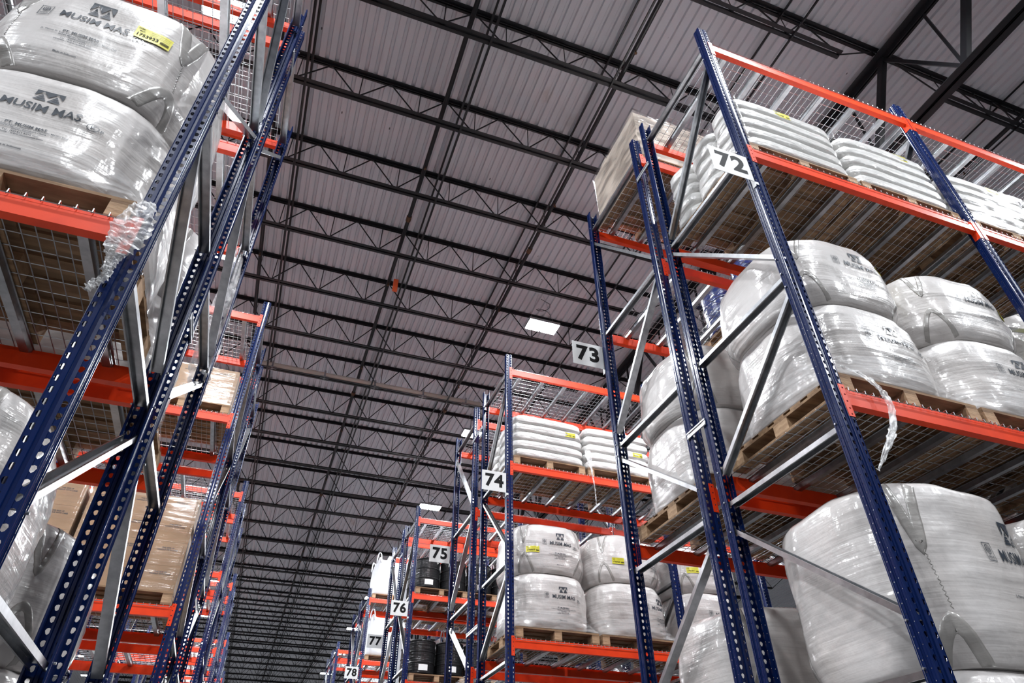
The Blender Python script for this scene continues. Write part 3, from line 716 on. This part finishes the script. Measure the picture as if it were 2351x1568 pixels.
for num,ya,dr in YA:
    for side in (1,-1):
        xp0=XR0 if side>0 else XL0; far=num>=79
        if side>0 and num>81: continue
        nb=3 if num<=73 else (2 if num<=77 else 1)
        rn=rackname(num,side)
        yb=ya+dr*FD; ylo,yhi=min(ya,yb),max(ya,yb)
        lv=[TOPL,UPL,LOWL,BASEL]
        if side>0 and num in (76,77): lv=[TOPL,UPL,4.54,BASEL]
        for b in range(nb+1):
            x=xp0+side*b*PITCH_X
            if not sees(box_pts((x-.05,ylo,1.5),(x+.05,yhi,FH)),10): continue
            spawn(FRAME,(x,ya,0),0 if dr>0 else math.pi,f'navy frame, silver braces, {"aisle end" if b==0 else BAYN[b-1]+" far end"} of {rn}','rack frame','navy rack frames')
        for b in range(nb):
            xa=xp0+side*b*PITCH_X; xs=min(xa,xa+side*PITCH_X)+PW/2
            for z in lv:
                # front (aisle) and rear beam
                for which in ('aisle','flue'):
                    yy=ya if which=='aisle' else yb
                    out=(-1 if dr>0 else 1)*(1 if which=='aisle' else -1)   # outward direction along y
                    if not sees(box_pts((xs,yy-.05,z-.13),(xs+BL,yy+.05,z)),5): continue
                    if out<0: loc,rot=(xs,yy,z),0
                    else: loc,rot=(xs+BL,yy,z),math.pi
                    spawn(BEAM,loc,rot,f'orange beam, {which} face, {LVN[z]} level, {BAYN[b]} of {rn}','rack beam','orange rack beams')
                for j,dx in enumerate((.60,1.79)):
                    xc=xs+dx if side>0 else xs+BL-dx
                    if not sees(box_pts((xc-.6,ylo,z-.04),(xc+.6,yhi,z)),5): continue
                    spawn(DECK,(xc,ylo,z),0,f'wire deck, {["near","far"][j]} half, {LVN[z]} level, {BAYN[b]} of {rn}','wire deck','wire mesh decks')
        # spacers across the flue
        if dr>0 and num in FLUE:
            g=FLUE[num]; SP=spacer_part(g)
            for z,zn in ((7.46,'upper'),(4.27,'middle'),(2.1,'low')):
                if side>0: spawn(SP,(xp0,yb,z),0,f'silver {zn} spacer bracket joining {rn} to its back-to-back row','bracket','row spacers')
                else: spawn(SP,(xp0,yb+g,z),math.pi,f'silver {zn} spacer bracket joining {rn} to its back-to-back row','bracket','row spacers')
# ------------------------------------------------------------------ signs
def sign_part(num, dr):
    w_,h_,t=.36,.30,.003
    pl=MB().box((0,-t,0),(w_,0,h_)); pl.box((w_,-t,-.03),(w_+.030,.0,h_*.0+.0)); pl.box((w_-.004,-t,-.05),(w_+.0,.03,h_))
    tx=text_mesh(str(num),.255,'signblack',.0100,xs=1.0,space=1.12)
    for v in tx.vertices: v.co=Vector((v.co.x+w_*.50,-t-.0012,v.co.y+h_*.50))
    return Part('aisle_sign',pl.mesh('aisle_sign','signwhite'),[Part('number',tx)])
NUMW=['seventy-two','seventy-three','seventy-four','seventy-five','seventy-six','seventy-seven','seventy-eight']
for num,ya,dr in YA[:7]:
    yy=ya+(-.004 if dr>0 else .0)
    spawn(sign_part(num,dr),(XR0-.05-.36-.004,yy+(0 if dr>0 else -.006),5.73),0,f'white aisle sign reading {num}, number {NUMW[num-72]}, on its rack post','sign','aisle signs')
# ================================================================== CARGO
def pal_xy(num, side, b, j):
    ya,dr=[(y,d) for n,y,d in YA if n==num][0]
    xa=(XR0 if side>0 else XL0)+side*b*PITCH_X
    return xa+side*(PW/2+(.60 if j==0 else 1.79)), ya+dr*(.035+PY/2), dr
POSN=['end pallet','second pallet','third pallet','fourth pallet','fifth pallet']
def where(num,side,b,j,z): return f'{POSN[b*2+j]} of {rackname(num,side)}, {LVN[z]} level'
def pallet(num,side,b,j,z):
    x,y,dr=pal_xy(num,side,b,j)
    if not sees(box_pts((x-.6,y-.6,z),(x+.6,y+.6,z+.2)),40): return x,y,z+.0168+PH
    spawn(PALLET,(x,y,z+.0145),0,f'wooden block pallet, {where(num,side,b,j,z)}','pallet','wooden pallets')
    return x,y,z+.0168+PH
def bag_pair(num,side,b,j,z,printed=True,du=.09,lab_t=None,lab_l=None,tan=False,v=0,sc_=1.0,rot=0.0,vt=None,sct=None,sxy=1.0,dul=0.0):
    sct=sct or sc_
    vt=v if vt is None else vt
    x,y,z0=pallet(num,side,b,j,z)
    if not sees(box_pts((x-.6,y-.6,z0),(x+.6,y+.6,z0+1.45)),40): return
    w_=where(num,side,b,j,z); col='tan' if tan else 'white'
    s=(sxy,sxy,sc_)
    what='printed' if printed else 'plain'
    lowp=Part('bulk_bag',TAN_LOW if tan else LOW[v],[] if tan else bag_kids('l',v,printed,du+dul,lab_l)+[Part('stretch_film',SKIRT)])
    topp=Part('bulk_bag',TAN_TOP if tan else TOP[vt],[] if tan else bag_kids('t',vt,printed,du,lab_t))
    spawn(lowp,(x,y,z0+.002),rot,f'{what} {col} bulk bag, lower of two, {w_}','bulk bag','wrapped bulk bags',scale=s)
    spawn(topp,(x,y,z0+.002+BH*sc_+.001),rot,f'{what} {col} bulk bag, upper of two, {w_}','bulk bag','wrapped bulk bags',scale=(sxy,sxy,sct))
LAYN=['bottom','second','third','fourth','top']
def sack_stack(num,side,b,j,z,label=None,nl=5):
    x,y,z0=pallet(num,side,b,j,z); w_=where(num,side,b,j,z)
    for l in range(nl):
        for r_ in range(3):
            yy=y+(r_-1)*.375
            if (r_==1 and l<nl-1): 
                if False: continue
            o=spawn(Part('sack',SACKS[(l*2+r_*5+num+j)%6]),(x+random.uniform(-.008,.008),yy,z0+.077+l*.1435),math.pi*((l+r_)%2),f'white sack, {["front","middle","rear"][r_ if True else 0]} of {LAYN[l]} layer, {w_}','sack','film-wrapped sacks')
    if label:
        num_,dx,dz=label; w2,h2=.17,.075
        base=flat_poly([[(-w2/2,-h2/2),(w2/2,-h2/2),(w2/2,h2/2),(-w2/2,h2/2)]],'yellow'); mk=label_marks(num_,w2,h2)
        for me,o_ in ((base,0),(mk,.0015)):
            for v in me.vertices: v.co=Vector((v.co.x,-o_,v.co.y))
        spawn(Part('yellow_label',base,[Part('label_print',mk)]),(x+dx,y-.5665,z0+dz),0,f'yellow stock label on the sacks, {w_}','label','yellow stock labels')
def carton_stack(num,side,b,j,z,nz=4):
    x,y,z0=pallet(num,side,b,j,z); w_=where(num,side,b,j,z)
    for l in range(nz):
        for i in range(3):
            for r_ in range(2):
                spawn(CART,(x+(i-1)*.378,y+(r_-.5)*.55,z0+.001+l*.2665),0,f'brown carton, {["left","centre","right"][i]} {["front","rear"][r_]}, {LAYN[l] if l<nz-1 else "top"} layer, {w_}','carton','wrapped cartons')
def drum_stack(num,side,b,j,z,blue=False):
    x,y,z0=pallet(num,side,b,j,z); w_=where(num,side,b,j,z)
    for i in (0,1):
        for r_ in (0,1):
            spawn(DRUMB if blue else DRUMK,(x+(i-.5)*.592,y+(r_-.5)*.59,z0+.001),0,f'{"blue" if blue else "black"} plastic drum, {["left","right"][i]} {["front","rear"][r_]}, {w_}','drum','film-wrapped drums')
def jumbo(num,side,b,j,z):
    x,y,z0=pallet(num,side,b,j,z); w_=where(num,side,b,j,z)
    spawn(JUMBO,(x,y,z0+.001),0,f'white jumbo bag with lifting loops, {w_}','bulk bag','unwrapped jumbo bags')
def load_film(num,side,b,j,z,hx,hy,h):
    x,y,dr=pal_xy(num,side,b,j); z0=z+.0168+PH; w_=where(num,side,b,j,z); n=160; rows_=[]
    for k in range(13):
        t=k/12; row=[]
        for i in range(n):
            th=2*math.pi*i/n; c,s_=math.cos(th),math.sin(th); mx=max(abs(c)/hx,abs(s_)/hy)
            g=1+.012+.012*noise.noise(Vector((c*4,s_*4,t*5+num))); row.append((c/mx*g,s_/mx*g,-.03+t*(h+.05)+.008*noise.noise(Vector((c*7,s_*7,t*3)))))
        rows_.append(row)
    rows_.append([(p[0]*.8,p[1]*.8,h+.03) for p in rows_[-1]])
    mb=MB(); mb.grid(rows_,closed=True)
    spawn(Part('stretch_wrap',mb.mesh('stretch_wrap','filmload',True)),(x,y,z0),0,f'clear film round the load, {w_}','stretch film','load wraps')
# rack 72
sack_stack(72,1,0,0,UPL,('1761500',-.02,.655)); sack_stack(72,1,0,1,UPL,('1761501',.18,.66)); sack_stack(72,1,1,0,UPL,('1761502',.10,.66)); sack_stack(72,1,1,1,UPL)
bag_pair(72,1,0,0,LOWL,du=.10,v=0,lab_t=('1760430',.44,.50)); bag_pair(72,1,0,1,LOWL,du=.10,v=1,lab_t=('1760431',.42,.40)); bag_pair(72,1,1,0,LOWL,v=0)
bag_pair(72,1,0,0,BASEL,du=.28,v=1,sc_=.98,vt=2,sct=1.40); bag_pair(72,1,0,1,BASEL,v=0,sc_=.98,vt=2,sct=1.36)
# rack 73
def big_box():
    x,y,z0=pallet(73,1,0,0,TOPL)
    b=MB().box((-.55,-.54,0),(.55,.54,.86)).mesh('carton','cartonpale')
    rows_=[]
    n=96
    for j,(z,k) in enumerate(((.0,1.012),(.2,1.02),(.45,1.02),(.7,1.03),(.84,1.045),(.89,1.05),(.905,.97),(.91,.7),(.912,.01))):
        row=[]
        for i in range(n):
            th=2*math.pi*i/n; c,s=math.cos(th),math.sin(th); mx=max(abs(c)/.55,abs(s)/.54)
            d=1+.03*noise.noise(Vector((c*6,s*6,z*6)))*(1 if z>.3 else .4); row.append((c/mx*k*d,s/mx*k*d,z+.02*noise.noise(Vector((c*5,s*5,z*3)))))
        rows_.append(row)
    mb=MB(); mb.grid(rows_,closed=True)
    spawn(Part('carton',b,[Part('stretch_wrap',mb.mesh('film_cover','filmbox',True))]),(x,y,z0+.001),0,'large pale carton in crumpled clear film on top of rack 73','carton')
big_box()
drum_stack(73,1,0,1,UPL,True)
bag_pair(73,1,0,0,LOWL,printed=False,v=1,rot=math.pi); bag_pair(73,1,0,1,LOWL,tan=True); bag_pair(73,1,1,0,LOWL,printed=False,v=0,rot=math.pi)
bag_pair(73,1,0,0,BASEL,printed=False,v=0,rot=math.pi); bag_pair(73,1,0,1,BASEL,tan=True,sc_=1.05); bag_pair(73,1,1,0,BASEL,printed=False,v=1,rot=math.pi)
# rack 74
sack_stack(74,1,0,0,UPL,('1761220',.36,.50)); sack_stack(74,1,0,1,UPL,('1761221',.32,.36))
bag_pair(74,1,0,0,LOWL,du=.10,v=1,lab_t=('1760659',-.30,.30)); bag_pair(74,1,0,1,LOWL,du=.38,v=0,lab_t=('1760425',-.22,.28)); bag_pair(74,1,1,0,LOWL,v=1,lab_t=('1790441',-.3,.3))
drum_stack(74,1,0,0,BASEL); drum_stack(74,1,0,1,BASEL)
# racks 76 to 78
drum_stack(76,1,0,0,UPL); drum_stack(76,1,0,1,UPL); drum_stack(76,1,0,0,4.54); drum_stack(76,1,0,1,4.54)
jumbo(77,1,0,0,UPL); jumbo(77,1,0,1,UPL); jumbo(77,1,0,0,4.54); jumbo(77,1,0,1,4.54)
jumbo(78,1,0,0,TOPL); jumbo(78,1,0,0,UPL); jumbo(78,1,0,0,LOWL)
# unsigned racks
bag_pair(72,-1,0,0,LOWL,du=-.02,v=1,lab_t=('1753923',.245,.44),sc_=1.02,sct=1.20,sxy=1.035,dul=.05,vt=2); bag_pair(72,-1,0,0,BASEL,printed=False,v=0); bag_pair(72,-1,0,1,LOWL,v=0)
bag_pair(73,-1,0,0,LOWL,printed=False,v=0,rot=math.pi); bag_pair(73,-1,0,0,BASEL,printed=False,v=1,rot=math.pi); bag_pair(73,-1,0,1,LOWL,printed=False,v=1,rot=math.pi)
carton_stack(74,-1,0,0,LOWL); carton_stack(74,-1,0,0,BASEL,3); carton_stack(74,-1,0,0,UPL,2); carton_stack(74,-1,0,1,LOWL); carton_stack(74,-1,0,1,BASEL)
# ------------------------------------------------------------------ loose film
def ray(px,py,plane,val):
    d=rt*(px-1175.5)-up*(py-784)+fw*F; e=EYE; t=(val-e[plane])/d[plane]; return e+d*t
def tail(pts,plane,val,widths,label,seed,cr=.02,nseg=40):
    """pts are places in the hall"""
    p=film_ribbon(pts,widths,'stretch_film_tail',seed,cr,nseg); spawn(p,(0,0,0),0,label,'stretch film','loose film tails')
tail([(3.03,2.39,4.02),(3.17,2.35,3.93),(3.24,2.33,3.78),(3.20,2.33,3.60),(3.08,2.33,3.43),(2.94,2.33,3.26)],1,2.33,[.01,.04,.055,.045,.05,.035,.008],'long ribbon of clear film hanging over the orange beam of rack 72',2,.012,60)
tail([(-.835,2.345,3.93),(-.845,2.33,3.83),(-.84,2.32,3.72),(-.855,2.325,3.62),(-.85,2.33,3.55),(-.865,2.33,3.49)],1,2.33,[.05,.13,.16,.11,.04,.02],'bunched clear film tied at the post of the nearest unsigned rack',5,.024,70)
tail([(-.85,2.34,3.60),(-.86,2.335,3.52),(-.845,2.33,3.46),(-.875,2.33,3.41),(-.885,2.33,3.37)],1,2.33,[.06,.035,.03,.04,.008],'twisted end of the film bunch trailing below the beam of the nearest unsigned rack',11,.02,60)
tail([(4.18,8.01,6.62),(4.20,8.00,6.50),(4.22,8.00,6.32),(4.25,8.00,6.01),(4.25,8.00,5.72)],1,8,[.09,.11,.06,.02,.012,.006],'wisp of clear film hanging between the sack stacks of rack 74',9,.02,50)
tail([(-.87,4.93,6.20),(-.86,4.95,5.60),(-.86,4.97,5.00),(-.84,4.99,4.60),(-.80,5.02,4.20)],1,8,[.05,.16,.20,.16,.02],'loose corner of clear film behind the second unsigned rack post',14,.03,50)

load_film(74,-1,0,0,LOWL,.575,.555,1.07); load_film(74,-1,0,0,BASEL,.575,.555,.81); load_film(74,-1,0,0,UPL,.575,.555,.54); load_film(74,-1,0,1,LOWL,.575,.555,1.07)
load_film(73,1,0,1,UPL,.59,.59,.64)
load_film(72,1,0,0,UPL,.578,.565,.74); load_film(72,1,0,1,UPL,.578,.565,.74); load_film(72,1,1,0,UPL,.578,.565,.74); load_film(74,1,0,0,UPL,.578,.565,.74); load_film(74,1,0,1,UPL,.578,.565,.74)
